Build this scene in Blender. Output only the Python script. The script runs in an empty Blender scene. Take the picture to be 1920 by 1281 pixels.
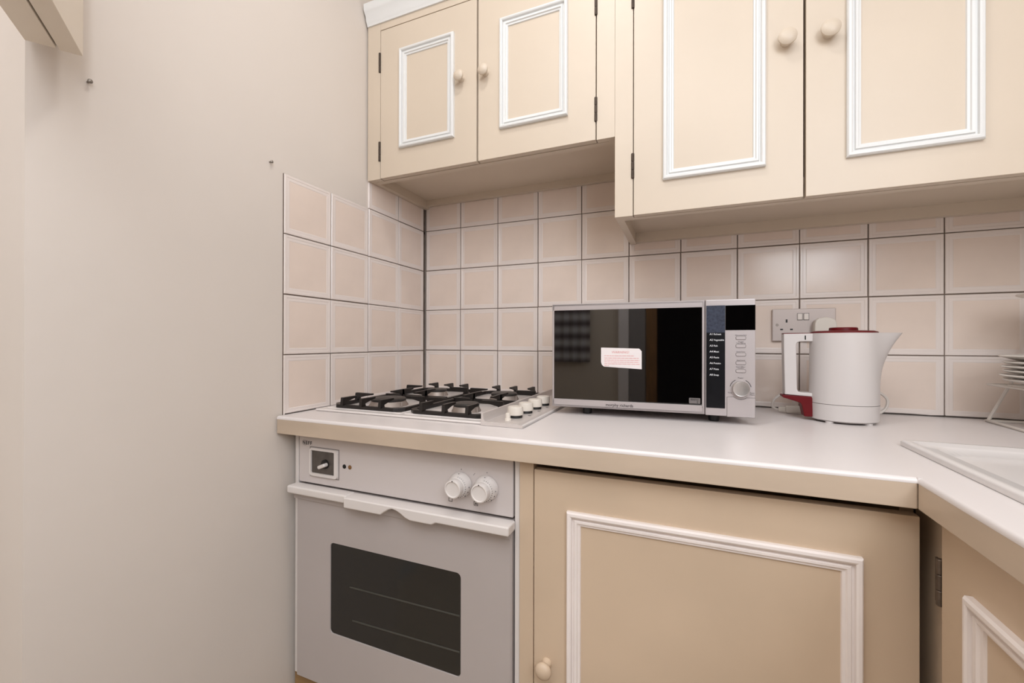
import bpy, bmesh, math, random
from mathutils import Vector, Matrix

random.seed(4)
sc = bpy.context.scene
COL = sc.collection
PI = math.pi

# ------------------------------------------------------------------ camera
cam_d = bpy.data.cameras.new('camera')
cam_d.sensor_width = 36.0
cam_d.lens = 792.0 / 1920.0 * 36.0
cam_d.clip_start = 0.02
cam = bpy.data.objects.new('camera', cam_d)
COL.objects.link(cam)
cam.location = (0.9182, -1.3583, 1.0906)
_y, _p, _r = 0.3913, 0.0017, 0.0023
_right = Vector((math.cos(_y), math.sin(_y), 0))
_fw0 = Vector((-math.sin(_y), math.cos(_y), 0))
_fw = _fw0 * math.cos(_p) + Vector((0, 0, 1)) * math.sin(_p)
_up0 = Vector((0, 0, 1)) * math.cos(_p) - _fw0 * math.sin(_p)
_rr = _right * math.cos(_r) + _up0 * math.sin(_r)
_uu = _up0 * math.cos(_r) - _right * math.sin(_r)
cam.rotation_euler = Matrix((( _rr.x, _uu.x, -_fw.x), (_rr.y, _uu.y, -_fw.y), (_rr.z, _uu.z, -_fw.z))).to_euler()
sc.camera = cam

# ------------------------------------------------------------------ world, lights, exposure
w = bpy.data.worlds.new('world')
sc.world = w
w.use_nodes = True
w.node_tree.nodes['Background'].inputs[0].default_value = (0.75, 0.85, 1.0, 1)
w.node_tree.nodes['Background'].inputs[1].default_value = 0.4

def area(name, loc, target, size, power, color, shape='DISK', size_y=None):
    d = bpy.data.lights.new(name, 'AREA')
    d.shape = shape
    d.size = size
    if size_y:
        d.size_y = size_y
    d.energy = power
    d.color = color
    o = bpy.data.objects.new(name, d)
    COL.objects.link(o)
    o.location = loc
    o.rotation_euler = (Vector(target) - Vector(loc)).to_track_quat('-Z', 'Y').to_euler()
    return o

area('ceiling_lamp_light', (0.66, -0.88, 2.50), (0.66, -0.88, 0), 0.13, 3.3, (0.97, 0.985, 0.99))
area('ceiling_bounce_light', (0.75, -2.0, 2.58), (0.75, -2.0, 0), 1.3, 23, (0.925, 0.985, 1.05), 'RECTANGLE', 1.1)  # added broad fill standing in for flash bounced off the ceiling, no fixture
area('side_fill_light', (1.76, -1.98, 1.90), (0.40, -0.40, 1.10), 1.0, 20.5, (0.925, 0.985, 1.04), 'RECTANGLE', 0.9)  # added fill from the right, set in front of the unseen added window
sc.view_settings.view_transform = 'Standard'
sc.view_settings.look = 'None'
sc.view_settings.gamma = 1.0
sc.view_settings.use_curve_mapping = False
sc.view_settings.exposure = 0.09
sc.cycles.use_denoising = True

# ------------------------------------------------------------------ materials
def lin(h):
    h = h.lstrip('#')
    out = []
    for i in (0, 2, 4):
        c = int(h[i:i + 2], 16) / 255
        out.append(c / 12.92 if c <= 0.04045 else ((c + 0.055) / 1.055) ** 2.4)
    return out

def mat(name, col, rough=0.5, metal=0.0, var=0.0, scale=6.0, bump=0.0, bscale=60.0, spec=0.5, coat=0.0, stretch=None, low_tone=None):
    m = bpy.data.materials.new(name)
    m.use_nodes = True
    nt = m.node_tree
    b = nt.nodes['Principled BSDF']
    c = lin(col) if isinstance(col, str) else list(col)
    b.inputs['Base Color'].default_value = (*c, 1)
    b.inputs['Roughness'].default_value = rough
    b.inputs['Metallic'].default_value = metal
    b.inputs['Specular IOR Level'].default_value = spec
    b.inputs['Coat Weight'].default_value = coat
    tc = nt.nodes.new('ShaderNodeTexCoord')
    src = tc.outputs['Object']
    if stretch:
        mp = nt.nodes.new('ShaderNodeMapping')
        mp.inputs['Scale'].default_value = stretch
        nt.links.new(src, mp.inputs['Vector'])
        src = mp.outputs['Vector']
    if var > 0:
        n = nt.nodes.new('ShaderNodeTexNoise')
        n.inputs['Scale'].default_value = scale
        n.inputs['Detail'].default_value = 4
        nt.links.new(src, n.inputs['Vector'])
        r = nt.nodes.new('ShaderNodeValToRGB')
        r.color_ramp.elements[0].position = 0.3
        r.color_ramp.elements[1].position = 0.7
        d = low_tone and lin(low_tone) or [x * (1 - var) for x in c]
        r.color_ramp.elements[0].color = (*d, 1)
        r.color_ramp.elements[1].color = (*[min(1, x * (1 + var * 0.3)) for x in c], 1)
        nt.links.new(n.outputs['Fac'], r.inputs['Fac'])
        nt.links.new(r.outputs['Color'], b.inputs['Base Color'])
    if bump > 0:
        n2 = nt.nodes.new('ShaderNodeTexNoise')
        n2.inputs['Scale'].default_value = bscale
        n2.inputs['Detail'].default_value = 3
        nt.links.new(src, n2.inputs['Vector'])
        bp = nt.nodes.new('ShaderNodeBump')
        bp.inputs['Strength'].default_value = bump
        bp.inputs['Distance'].default_value = 0.004
        nt.links.new(n2.outputs['Fac'], bp.inputs['Height'])
        nt.links.new(bp.outputs['Normal'], b.inputs['Normal'])
    return m

M = {}
M['plaster'] = mat('wall_plaster', '#DBD0C6', 0.75, var=0.04, scale=2.0, bump=0.12, bscale=25)
M['ceiling'] = mat('ceiling_paint', '#EFEBE6', 0.8, var=0.03, scale=3)
M['floor'] = mat('floor_vinyl', '#BCAC98', 0.5, var=0.25, scale=4, stretch=(1, 8, 1))
M['sealant'] = mat('dirty_sealant', '#4A403A', 0.7, var=0.4, scale=40)
M['tile_centre'] = mat('tile_centre_glaze', '#E8D6C9', 0.17, var=0.06, scale=9, bump=0.03, bscale=14)
M['tile_rim'] = mat('tile_rim_glaze', '#E8DCD5', 0.19, bump=0.03, bscale=14)
M['grout'] = mat('grout', '#75665B', 0.9, var=0.3, scale=40)
M['cream'] = mat('cream_cabinet_paint', '#D4C4B1', 0.42, var=0.05, scale=3, bump=0.05, bscale=40)
M['cream_bounce'] = mat('cream_with_bounce', '#EBDFCF', 0.42, var=0.04, scale=3)  # cupboard cream lightened, bounced light put into the colour
M['cream_dull'] = mat('cream_lower_cabinet_paint', '#D2BAA0', 0.45, var=0.10, scale=3.5, bump=0.05, bscale=40)
M['edge'] = mat('worktop_edge_paint', '#CAB6A1', 0.38, var=0.12, scale=5, bump=0.05, bscale=30, stretch=(1, 1, 3))
M['white_mould'] = mat('white_moulding_paint', '#E1E0DE', 0.4, bump=0.03, bscale=60)
M['pink_mould'] = mat('pinkish_white_moulding_paint', '#F3E8E2', 0.42, var=0.05, scale=12)
M['worktop'] = mat('white_laminate', '#E2DAD7', 0.32, var=0.03, scale=3)
M['enamel'] = mat('white_enamel', '#CFC5C1', 0.25, var=0.02, scale=3)
M['oven_door'] = mat('grey_white_enamel', '#B7ADA9', 0.30, var=0.05, scale=3)
M['oven_trim'] = mat('white_plastic_trim', '#DDD5D0', 0.32)
M['hob_white'] = mat('hob_white_enamel', '#E2DAD6', 0.22)
M['iron'] = mat('black_cast_iron', '#17110F', 0.42, bump=0.1, bscale=200)
M['burner_cap'] = mat('burner_cap_black', '#2B2725', 0.45)
M['alu'] = mat('burner_aluminium', '#A79B93', 0.55, metal=0.7)
M['steel'] = mat('brushed_steel', '#D6CECA', 0.4, metal=0.45, bump=0.04, bscale=200, stretch=(1, 20, 1))
M['ivory'] = mat('ivory_plastic', '#DCD3C8', 0.35)
M['silver'] = mat('silver_plastic', '#B9B0AF', 0.34, metal=0.25, var=0.02, scale=8)
M['silver_dial'] = mat('turned_silver', '#C9C4C1', 0.28, metal=0.9)
M['black_glass'] = mat('black_glass', '#050404', 0.03, spec=1.0, coat=0.7)
M['oven_glass'] = mat('smoked_oven_glass', '#211F1C', 0.12, spec=0.5)
M['black'] = mat('black_plastic', '#0B0A0A', 0.5)
M['menu_black'] = mat('menu_panel_black', '#101014', 0.3, var=0.3, scale=60, spec=0.25)
M['blue_patch'] = mat('bluish_speckle', '#3A3F4E', 0.35, var=0.35, scale=220, low_tone='#2A2E3B', spec=0.3)
M['dark'] = mat('dark_gap', '#0E0A07', 0.9)
M['hinge'] = mat('aged_dark_hinge', '#4A3D33', 0.5, metal=0.5, var=0.3, scale=60)
M['hinge_light'] = mat('worn_hinge', '#6E5F52', 0.45, metal=0.5, var=0.4, scale=90)
M['kettle'] = mat('kettle_white_plastic', '#D0C9C6', 0.34)
M['red'] = mat('kettle_red_plastic', '#62020B', 0.4, spec=0.25)
M['cable'] = mat('cable_white', '#D9D0C8', 0.45)
M['socket'] = mat('socket_plate', '#C3B6B0', 0.35, metal=0.15)
M['switch'] = mat('switch_white', '#E6DCD4', 0.35)
M['sink'] = mat('sink_white_enamel', '#E0DAD7', 0.2)
M['wire'] = mat('rack_white_wire', '#DAD2CA', 0.4)
M['china'] = mat('white_china', '#DDD6CE', 0.2)
M['screw'] = mat('screw_metal', '#8E867E', 0.4, metal=0.8)
M['paper'] = mat('sticker_paper', '#E8DFDD', 0.6)
M['ink_red'] = mat('sticker_red_ink', '#D98A88', 0.6)
M['ink_dark'] = mat('dark_ink', '#2B2626', 0.6)
M['ink_grey'] = mat('grey_ink', '#6F6866', 0.6)
M['ink_white'] = mat('white_ink', '#E4E4E6', 0.6)
M['display'] = mat('timer_face', '#58504A', 0.35, var=0.3, scale=50)
M['wood_dark'] = mat('brown_wood', '#8A6034', 0.5, var=0.3, scale=8, stretch=(8, 8, 1))
M['plinth_wood'] = mat('raw_wood_board', '#9C7A50', 0.6, var=0.25, scale=12, stretch=(1, 6, 6))
M['grey_paint'] = mat('grey_door_paint', '#8D8580', 0.5)
M['hall'] = mat('dark_hall_paint', '#1B1715', 0.9)
def towel_mat():
    m = bpy.data.materials.new('striped_towel')
    m.use_nodes = True
    nt = m.node_tree
    b = nt.nodes['Principled BSDF']
    b.inputs['Roughness'].default_value = 0.95
    tc = nt.nodes.new('ShaderNodeTexCoord')
    wv = nt.nodes.new('ShaderNodeTexWave')
    wv.bands_direction = 'Z'
    wv.inputs['Scale'].default_value = 3.0
    nt.links.new(tc.outputs['Object'], wv.inputs['Vector'])
    r = nt.nodes.new('ShaderNodeValToRGB')
    r.color_ramp.elements[0].color = (*lin('#8E817E'), 1)
    r.color_ramp.elements[1].color = (*lin('#F2EBE8'), 1)
    nt.links.new(wv.outputs['Fac'], r.inputs['Fac'])
    nt.links.new(r.outputs['Color'], b.inputs['Base Color'])
    return m
M['towel'] = towel_mat()
def emit_mat(name, col, s):
    m = bpy.data.materials.new(name)
    m.use_nodes = True
    b = m.node_tree.nodes['Principled BSDF']
    b.inputs['Base Color'].default_value = (*lin(col), 1)
    b.inputs['Emission Color'].default_value = (*lin(col), 1)
    b.inputs['Emission Strength'].default_value = s
    return m
M['lamp'] = emit_mat('lit_lamp_glass', '#FFF2DE', 3.0)
M['fill_glow'] = emit_mat('fill_pane_glow', '#E6EEFF', 1.0)  # glow for the added window, part of the side fill

# ------------------------------------------------------------------ mesh helpers (all in world coordinates, re-based on linking)
def nb():
    return bmesh.new()

def merge(bm, tmp):
    me = bpy.data.meshes.new('tmp')
    tmp.to_mesh(me)
    tmp.free()
    bm.from_mesh(me)
    bpy.data.meshes.remove(me)

def box(bm, x0, x1, y0, y1, z0, z1, bev=0.0, seg=2, mtx=None):
    t = bmesh.new()
    bmesh.ops.create_cube(t, size=1)
    for v in t.verts:
        v.co = Vector(((x0 + x1) / 2 + v.co.x * (x1 - x0), (y0 + y1) / 2 + v.co.y * (y1 - y0), (z0 + z1) / 2 + v.co.z * (z1 - z0)))
    if bev > 0:
        bmesh.ops.bevel(t, geom=t.edges[:], offset=bev, segments=seg, profile=0.5, affect='EDGES')
    if mtx is not None:
        bmesh.ops.transform(t, matrix=mtx, verts=t.verts[:])
    merge(bm, t)

def prism(bm, pts, axis, a0, a1, bev=0.0, seg=2):
    """polygon of 2-D points extruded along axis (0: pts are (y,z); 1: (x,z); 2: (x,y))"""
    t = bmesh.new()
    def mk(p, a):
        if axis == 0: return (a, p[0], p[1])
        if axis == 1: return (p[0], a, p[1])
        return (p[0], p[1], a)
    lo = [t.verts.new(mk(p, a0)) for p in pts]
    hi = [t.verts.new(mk(p, a1)) for p in pts]
    n = len(pts)
    t.faces.new(lo)
    t.faces.new(hi[::-1])
    for i in range(n):
        t.faces.new((lo[i], hi[i], hi[(i + 1) % n], lo[(i + 1) % n]))
    bmesh.ops.recalc_face_normals(t, faces=t.faces[:])
    if bev > 0:
        bmesh.ops.bevel(t, geom=t.edges[:], offset=bev, segments=seg, profile=0.5, affect='EDGES', clamp_overlap=True)
    merge(bm, t)

def rrect(u0, u1, v0, v1, r, n=5):
    out = []
    for cx, cy, a0 in ((u1 - r, v1 - r, 0), (u0 + r, v1 - r, 90), (u0 + r, v0 + r, 180), (u1 - r, v0 + r, 270)):
        for k in range(n + 1):
            a = math.radians(a0 + 90 * k / n)
            out.append((cx + r * math.cos(a), cy + r * math.sin(a)))
    return out

def lathe(bm, prof, origin, axis=(0, 0, 1), segs=32, sx=1.0, sy=1.0):
    """profile of (radius, height) turned about axis"""
    t = bmesh.new()
    rot = Vector((0, 0, 1)).rotation_difference(Vector(axis).normalized()).to_matrix()
    rings = []
    for r, h in prof:
        if r < 1e-6:
            rings.append([t.verts.new(Vector(origin) + rot @ Vector((0, 0, h)))])
        else:
            rings.append([t.verts.new(Vector(origin) + rot @ Vector((r * sx * math.cos(2 * PI * k / segs), r * sy * math.sin(2 * PI * k / segs), h))) for k in range(segs)])
    for a, b in zip(rings, rings[1:]):
        if len(a) == 1 and len(b) == 1:
            continue
        for k in range(segs):
            k2 = (k + 1) % segs
            if len(a) == 1: t.faces.new((a[0], b[k], b[k2]))
            elif len(b) == 1: t.faces.new((a[k], b[0], a[k2]))
            else: t.faces.new((a[k], b[k], b[k2], a[k2]))
    if len(rings[0]) > 1: t.faces.new(rings[0])
    if len(rings[-1]) > 1: t.faces.new(rings[-1])
    bmesh.ops.recalc_face_normals(t, faces=t.faces[:])
    merge(bm, t)

def spline(pts, n=8):
    P = [Vector(p) for p in pts]
    P = [P[0] * 2 - P[1]] + P + [P[-1] * 2 - P[-2]]
    out = []
    for i in range(1, len(P) - 2):
        for k in range(n):
            s = k / n
            a, b, c, d = P[i - 1], P[i], P[i + 1], P[i + 2]
            out.append(0.5 * ((2 * b) + (c - a) * s + (2 * a - 5 * b + 4 * c - d) * s * s + (3 * b - a - 3 * c + d) * s ** 3))
    out.append(P[-2])
    return out

def tube(bm, pts, r, segs=8, closed=False):
    t = bmesh.new()
    P = [Vector(p) for p in pts]
    n = len(P)
    prev = None
    rings = []
    for i in range(n):
        if closed:
            d = (P[(i + 1) % n] - P[i - 1])
        else:
            d = P[min(i + 1, n - 1)] - P[max(i - 1, 0)]
        d.normalize()
        if prev is None:
            u = d.orthogonal().normalized()
        else:
            u = (prev - d * prev.dot(d)).normalized()
        prev = u
        v = d.cross(u)
        rings.append([t.verts.new(P[i] + (u * math.cos(2 * PI * k / segs) + v * math.sin(2 * PI * k / segs)) * r) for k in range(segs)])
    for i in range(n if closed else n - 1):
        a, b = rings[i], rings[(i + 1) % n]
        for k in range(segs):
            t.faces.new((a[k], b[k], b[(k + 1) % segs], a[(k + 1) % segs]))
    if not closed:
        t.faces.new(rings[0]); t.faces.new(rings[-1])
    bmesh.ops.recalc_face_normals(t, faces=t.faces[:])
    merge(bm, t)

def framed(bm, outer, prof, to3):
    """mitred picture-frame moulding; outer=(u0,u1,v0,v1); prof=[(inset, height)] ; to3(u,v,h)"""
    t = bmesh.new()
    u0, u1, v0, v1 = outer
    rings = []
    for ins, h in prof:
        rings.append([t.verts.new(to3(*q, h)) for q in ((u0 + ins, v0 + ins), (u1 - ins, v0 + ins), (u1 - ins, v1 - ins), (u0 + ins, v1 - ins))])
    for a, b in zip(rings, rings[1:]):
        for k in range(4):
            t.faces.new((a[k], a[(k + 1) % 4], b[(k + 1) % 4], b[k]))
    a, b = rings[-1], rings[0]
    for k in range(4):
        t.faces.new((a[k], a[(k + 1) % 4], b[(k + 1) % 4], b[k]))
    bmesh.ops.recalc_face_normals(t, faces=t.faces[:])
    merge(bm, t)

def origin_of(o):
    return (origin_of(o.parent) if o.parent else Vector((0, 0, 0))) + o.location

def weigh(o):
    wn = o.modifiers.new('weighted_normals', 'WEIGHTED_NORMAL')
    wn.keep_sharp = True
    wn.weight = 80

def obj(name, bm, m, parent=None, at=None, angle=35, label=None, local=False):
    """link one mesh object; geometry given in world coordinates unless local"""
    me = bpy.data.meshes.new(name)
    bm.to_mesh(me)
    bm.free()
    o = bpy.data.objects.new(name, me)
    COL.objects.link(o)
    base = Vector(at) if at is not None else Vector((0, 0, 0))
    if parent is not None:
        o.parent = parent
        po = Vector((0, 0, 0)) if local else origin_of(parent)
        o.location = (base - po) if at is not None else (0, 0, 0)
        shift = -base if at is not None else -po
    else:
        o.location = base
        shift = -base
    if shift.length > 0:
        me.transform(Matrix.Translation(shift))
    for p in me.polygons:
        p.use_smooth = True
    me.set_sharp_from_angle(angle=math.radians(angle))
    weigh(o)
    for mm in (m if isinstance(m, (list, tuple)) else [m]):
        me.materials.append(mm)
    if label:
        o['label'] = label
    return o

def thing(name, label, cat, loc=(0, 0, 0), rotz=0.0, group=None):
    o = bpy.data.objects.new(name, None)
    o.empty_display_size = 0.05
    COL.objects.link(o)
    o.location = loc
    o.rotation_euler = (0, 0, rotz)
    tag(o, label, cat, group)
    return o

def tag(o, label, cat, group=None):
    o['label'] = label
    o['category'] = cat
    if group:
        o['group'] = group
    return o

def struct(name, bm, m, at=None):
    o = obj(name, bm, m, at=at)
    o['kind'] = 'structure'
    return o

def text(name, s, size, loc, m, parent, align='CENTER', local=False, bold=0.0, space=1.0):
    """flat print facing -Y; loc is the baseline point"""
    cu = bpy.data.curves.new(name, 'FONT')
    cu.body = s
    cu.size = size
    cu.align_x = align
    cu.resolution_u = 2
    cu.offset = bold
    cu.space_character = space
    t = bpy.data.objects.new('tmp_text', cu)
    COL.objects.link(t)
    dg = bpy.context.evaluated_depsgraph_get()
    me = bpy.data.meshes.new_from_object(t.evaluated_get(dg))
    bpy.data.objects.remove(t)
    bpy.data.curves.remove(cu)
    me.name = name
    me.transform(Matrix.Rotation(PI / 2, 4, 'X'))
    o = bpy.data.objects.new(name, me)
    COL.objects.link(o)
    o.parent = parent
    o.location = Vector(loc) - (Vector((0, 0, 0)) if local else origin_of(parent))
    me.materials.clear()
    me.materials.append(m)
    return o

def copy_tree(o, parent=None):
    c = o.copy()
    COL.objects.link(c)
    if parent is not None:
        c.parent = parent
    for ch in list(o.children):
        copy_tree(ch, c)
    return c

# ================================================================== the setting
XR, YF, ZC = 1.81, -2.75, 2.62
b = nb(); box(b, -0.3, XR + 0.3, YF - 1.4, 0.2, -0.08, 0.0); struct('floor', b, M['floor'])
b = nb(); box(b, -0.3, XR + 0.3, YF - 1.4, 0.2, ZC, ZC + 0.08); struct('ceiling', b, M['ceiling'])
b = nb(); box(b, -0.15, XR + 0.15, 0.006, 0.15, 0.0, ZC); wall_back = struct('wall_back', b, M['plaster'])
# left wall, with the short splayed piece at its near end
b = nb()
prism(b, [(-0.45, 0.006), (-0.006, 0.006), (-0.006, -1.050), (-0.33, -1.050), (-0.33, YF), (-0.45, YF)], 2, 0.0, ZC)
wall_left = struct('wall_left', b, M['plaster'])
b = nb()
wy0, wy1, wz0, wz1 = -2.52, -1.44, 1.42, 2.40
box(b, XR, XR + 0.12, YF, wy0, 0, ZC); box(b, XR, XR + 0.12, wy1, 0.006, 0, ZC)
box(b, XR, XR + 0.12, wy0, wy1, 0, wz0); box(b, XR, XR + 0.12, wy0, wy1, wz1, ZC)
struct('wall_right', b, M['plaster'])
b = nb(); framed(b, (wy0, wy1, wz0, wz1), [(0, 0.02), (0.05, 0.02), (0.05, 0.07), (0, 0.07)], lambda u, v, h: (XR + h, u, v))
fill_win = struct('fill_window_1', b, M['white_mould'])  # unseen window, added as a source for the side fill
b = nb(); box(b, XR + 0.035, XR + 0.045, wy0 + 0.05, wy1 - 0.05, wz0 + 0.05, wz1 - 0.05); obj('fill_pane', b, M['fill_glow'], fill_win)
# wall behind the camera with a doorway into a dark hall
b = nb()
box(b, -0.45, 0.91, YF - 0.12, YF, 0, ZC); box(b, 1.70, XR + 0.12, YF - 0.12, YF, 0, ZC); box(b, 0.91, 1.70, YF - 0.12, YF, 2.03, ZC)
struct('wall_front', b, M['cream'])
b = nb()
box(b, 0.55, 0.60, YF - 1.35, YF - 0.12, 0, ZC); box(b, 1.85, 1.90, YF - 1.35, YF - 0.12, 0, ZC); box(b, 0.55, 1.9, YF - 1.40, YF - 1.35, 0, ZC)
struct('wall_hall', b, M['hall'])
b = nb(); box(b, 0.62, 0.70, YF, YF + 0.03, 0, 2.1, 0.004); struct('trim_1', b, M['pink_mould'])
b = nb(); box(b, 0.83, 0.91, YF, YF + 0.03, 0, 2.1, 0.004); struct('trim_2', b, M['wood_dark'])
b = nb(); box(b, 0.705, 0.825, YF + 0.001, YF + 0.025, 0.0, 2.06, 0.003); struct('trim_3', b, M['grey_paint'])

# ---------------- wall tiles: each tile a part of its wall
TS = 0.15
J = 0.0013
def tile_bm():
    """150 mm tile, local x 0..TS, z 0..TS, face at y=0 looking to -y, body 6 mm deep"""
    t = bmesh.new()
    ins = [(J, 0.0055, 0), (J, 0.0012, 0), (J + 0.0012, 0.0, 0), (0.0075, 0.0, 0), (0.0085, 0.0006, 0), (0.0150, 0.0006, 0), (0.0165, 0.0011, 0), (0.075, 0.0011, 1)]
    rings = []
    for k, (i, d, mi) in enumerate(ins[:-1]):
        rings.append([t.verts.new((x, d, z)) for x, z in ((i, i), (TS - i, i), (TS - i, TS - i), (i, TS - i))])
    for a, c in zip(rings, rings[1:]):
        for k in range(4):
            t.faces.new((a[k], a[(k + 1) % 4], c[(k + 1) % 4], c[k]))
    f = t.faces.new(rings[-1])
    f.material_index = 1
    bmesh.ops.recalc_face_normals(t, faces=t.faces[:])
    if f.normal.y > 0:
        bmesh.ops.reverse_faces(t, faces=t.faces[:])
    return t

def tile_mesh(name, x0=0, x1=TS, z0=0, z1=TS):
    t = tile_bm()
    for co, no, cut in (((x0, 0, 0), (-1, 0, 0), x0 > 0), ((x1, 0, 0), (1, 0, 0), x1 < TS), ((0, 0, z0), (0, 0, -1), z0 > 0), ((0, 0, z1), (0, 0, 1), z1 < TS)):
        if cut:
            bmesh.ops.bisect_plane(t, geom=t.verts[:] + t.edges[:] + t.faces[:], plane_co=co, plane_no=no, clear_outer=True)
    me = bpy.data.meshes.new(name)
    t.to_mesh(me); t.free()
    me.materials.append(M['tile_rim']); me.materials.append(M['tile_centre'])
    return me
ZT0 = 0.91
full = tile_mesh('tile')
cut_small = tile_mesh('tile_cut', z1=0.0915)
cut_big = tile_mesh('tile_cut', z1=0.041)
def put_tile(me, parent, loc, rotz=0.0):
    o = bpy.data.objects.new('tile', me)
    COL.objects.link(o)
    o.parent = parent
    o.location = (loc[0] + random.uniform(-.0004, .0004), loc[1] + random.uniform(-.0003, .0003), loc[2] + random.uniform(-.0004, .0004))
    o.rotation_euler = (random.uniform(-.0022, .0022), 0, rotz + random.uniform(-.0022, .0022))
for k in range(12):                                   # back wall
    for r in range(5):
        x = 0.0025 + k * TS
        if r == 4 and k >= 5: continue
        me = full
        if r == 4: me = cut_small
        if r == 3 and k >= 5: me = cut_big
        if k == 4 and r == 4: me = cut_small
        put_tile(me, wall_back, (x, 0.0, ZT0 + r * TS))
for k in range(4):                                    # left wall
    for r in range(5):
        if r == 4 and k > 1: continue
        put_tile(cut_small if r == 4 else full, wall_left, (0.0, -(0.0095 + (k + 1) * TS), ZT0 - 0.0015 + r * TS), PI / 2)
b = nb(); box(b, 0.0, XR, 0.0024, 0.0065, 0.88, 1.60); obj('grout', b, M['grout'], wall_back)
b = nb(); box(b, -0.0065, -0.0026, -0.6085, 0.003, 0.88, 1.508); box(b, -0.0065, -0.0026, -0.308, 0.003, 1.50, 1.60); obj('grout', b, M['grout'], wall_left)

# ================================================================== worktop
HW = 0.91
wt = thing('worktop', 'L-shaped white laminate worktop with painted beige front edging', 'worktop', (0.6, -0.3, HW - 0.042))
EX, EY = 1.205, -0.628       # inner corner of the front edge
YB = -2.0
b = nb()
SX0, SX1, SY0, SY1 = 1.300, 1.735, -1.175, -0.435      # hole for the sink
zt, zb = HW, HW - 0.042
def slab(x0, x1, y0, y1): box(b, x0, x1, y0, y1, zb, zt)
NB = 0.0075                   # rounded white nose above the painted edging
slab(0.0, EX + 0.022, EY + 0.022, 0.0)
def nose(e, d): return [(e, zt - NB), (e, zt - 0.0052), (e + d * 0.0008, zt - 0.0027), (e + d * 0.0025, zt - 0.0009), (e + d * 0.005, zt), (e + d * 0.022, zt), (e + d * 0.022, zt - NB)]
prism(b, nose(EY, 1), 0, 0.0, EX)
prism(b, nose(EX, 1), 1, EY, YB)
box(b, EX, EX + 0.022, EY, EY + 0.022, zt - NB, zt)
slab(EX + 0.022, XR, SY1, 0.0)
slab(EX + 0.022, SX0, SY0, SY1)
slab(SX1, XR, SY0, SY1)
slab(EX + 0.022, XR, YB, SY0)
obj('top_panel', b, M['worktop'], wt)
b = nb()
prism(b, [(0.0, EY), (EX - 0.0008, EY), (EX + 0.0212, EY + 0.022), (0.0, EY + 0.022)], 2, zb, zt - NB + 0.0005, 0.0015, 2)
obj('edging', b, M['edge'], wt)
b = nb()
prism(b, [(EX, EY - 0.0006), (EX, YB), (EX + 0.022, YB), (EX + 0.022, EY + 0.0214)], 2, zb, zt - NB + 0.0005, 0.0015, 2)
obj('edging', b, M['edge'], wt)

# dirty sealant line where the worktop meets the tiles
b = nb()
zs = [0.0046 + 0.0012 * math.sin(k * 1.7) * math.sin(k * 0.61) for k in range(61)]
t = bmesh.new()
A = [[t.verts.new((0.003 + (XR - 0.006) * k / 60, y, z)) for y, z in ((0.002, HW + 0.0002), (-0.0016, HW + 0.0002), (-0.0014, HW + zs[k] * 0.7), (0.002, HW + zs[k]))] for k in range(61)]
for a, c in zip(A, A[1:]):
    for k in range(4): t.faces.new((a[k], a[(k + 1) % 4], c[(k + 1) % 4], c[k]))
bmesh.ops.recalc_face_normals(t, faces=t.faces[:]); merge(b, t)
obj('sealant', b, M['sealant'], wt, label='dark dirty sealant line along the tiles')
b = nb(); box(b, -0.002, 0.0012, -0.606, -0.002, HW + 0.0002, HW + 0.0026); obj('sealant', b, M['sealant'], wt)

# ================================================================== sink set into the right-hand run
sk = thing('sink', 'white sink with raised rim let into the right-hand worktop', 'sink', (1.5, -0.8, HW))
RX0, RX1, RY0, RY1 = 1.268, 1.765, -1.20, -0.402
def ring(bm, pts_list):
    t = bmesh.new()
    rings = [[t.verts.new(p) for p in pl] for pl in pts_list]
    n = len(rings[0])
    for a, c in zip(rings, rings[1:]):
        for k in range(n):
            t.faces.new((a[k], a[(k + 1) % n], c[(k + 1) % n], c[k]))
    t.faces.new(rings[-1])
    bmesh.ops.recalc_face_normals(t, faces=t.faces[:])
    merge(bm, t)
def rr3(i, r, z, y0=None, y1=None):
    return [(x, y, z) for x, y in rrect(RX0 + i, RX1 - i, (y0 if y0 is not None else RY0 + i), (y1 if y1 is not None else RY1 - i), r, 6)]
b = nb()
ring(b, [rr3(0.0, 0.006, HW + 0.0005), rr3(0.0, 0.006, HW + 0.007), rr3(0.003, 0.006, HW + 0.010), rr3(0.012, 0.008, HW + 0.010), rr3(0.016, 0.01, HW + 0.0065),
         rr3(0.030, 0.03, HW + 0.0065), rr3(0.040, 0.035, HW - 0.003)])
obj('rim', b, M['sink'], sk, angle=50)
b = nb()
ring(b, [rr3(0.0402, 0.035, HW - 0.0028, RY0 + 0.0402, RY1 - 0.0402), rr3(0.075, 0.05, HW - 0.006, RY0 + 0.075, RY1 - 0.075)])
obj('drainer', b, M['sink'], sk, angle=50)
b = nb()
def rb(i, r, z): return [(x, y, z) for x, y in rrect(1.335 + i, 1.715 - i, -1.12 + i, -0.51 - i, r, 8)]
ring(b, [rb(0, 0.09, HW - 0.0032), rb(0.006, 0.09, HW - 0.0062), rb(0.014, 0.085, HW - 0.02), rb(0.04, 0.08, HW - 0.032)])
obj('bowl', b, M['sink'], sk, angle=60)

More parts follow.
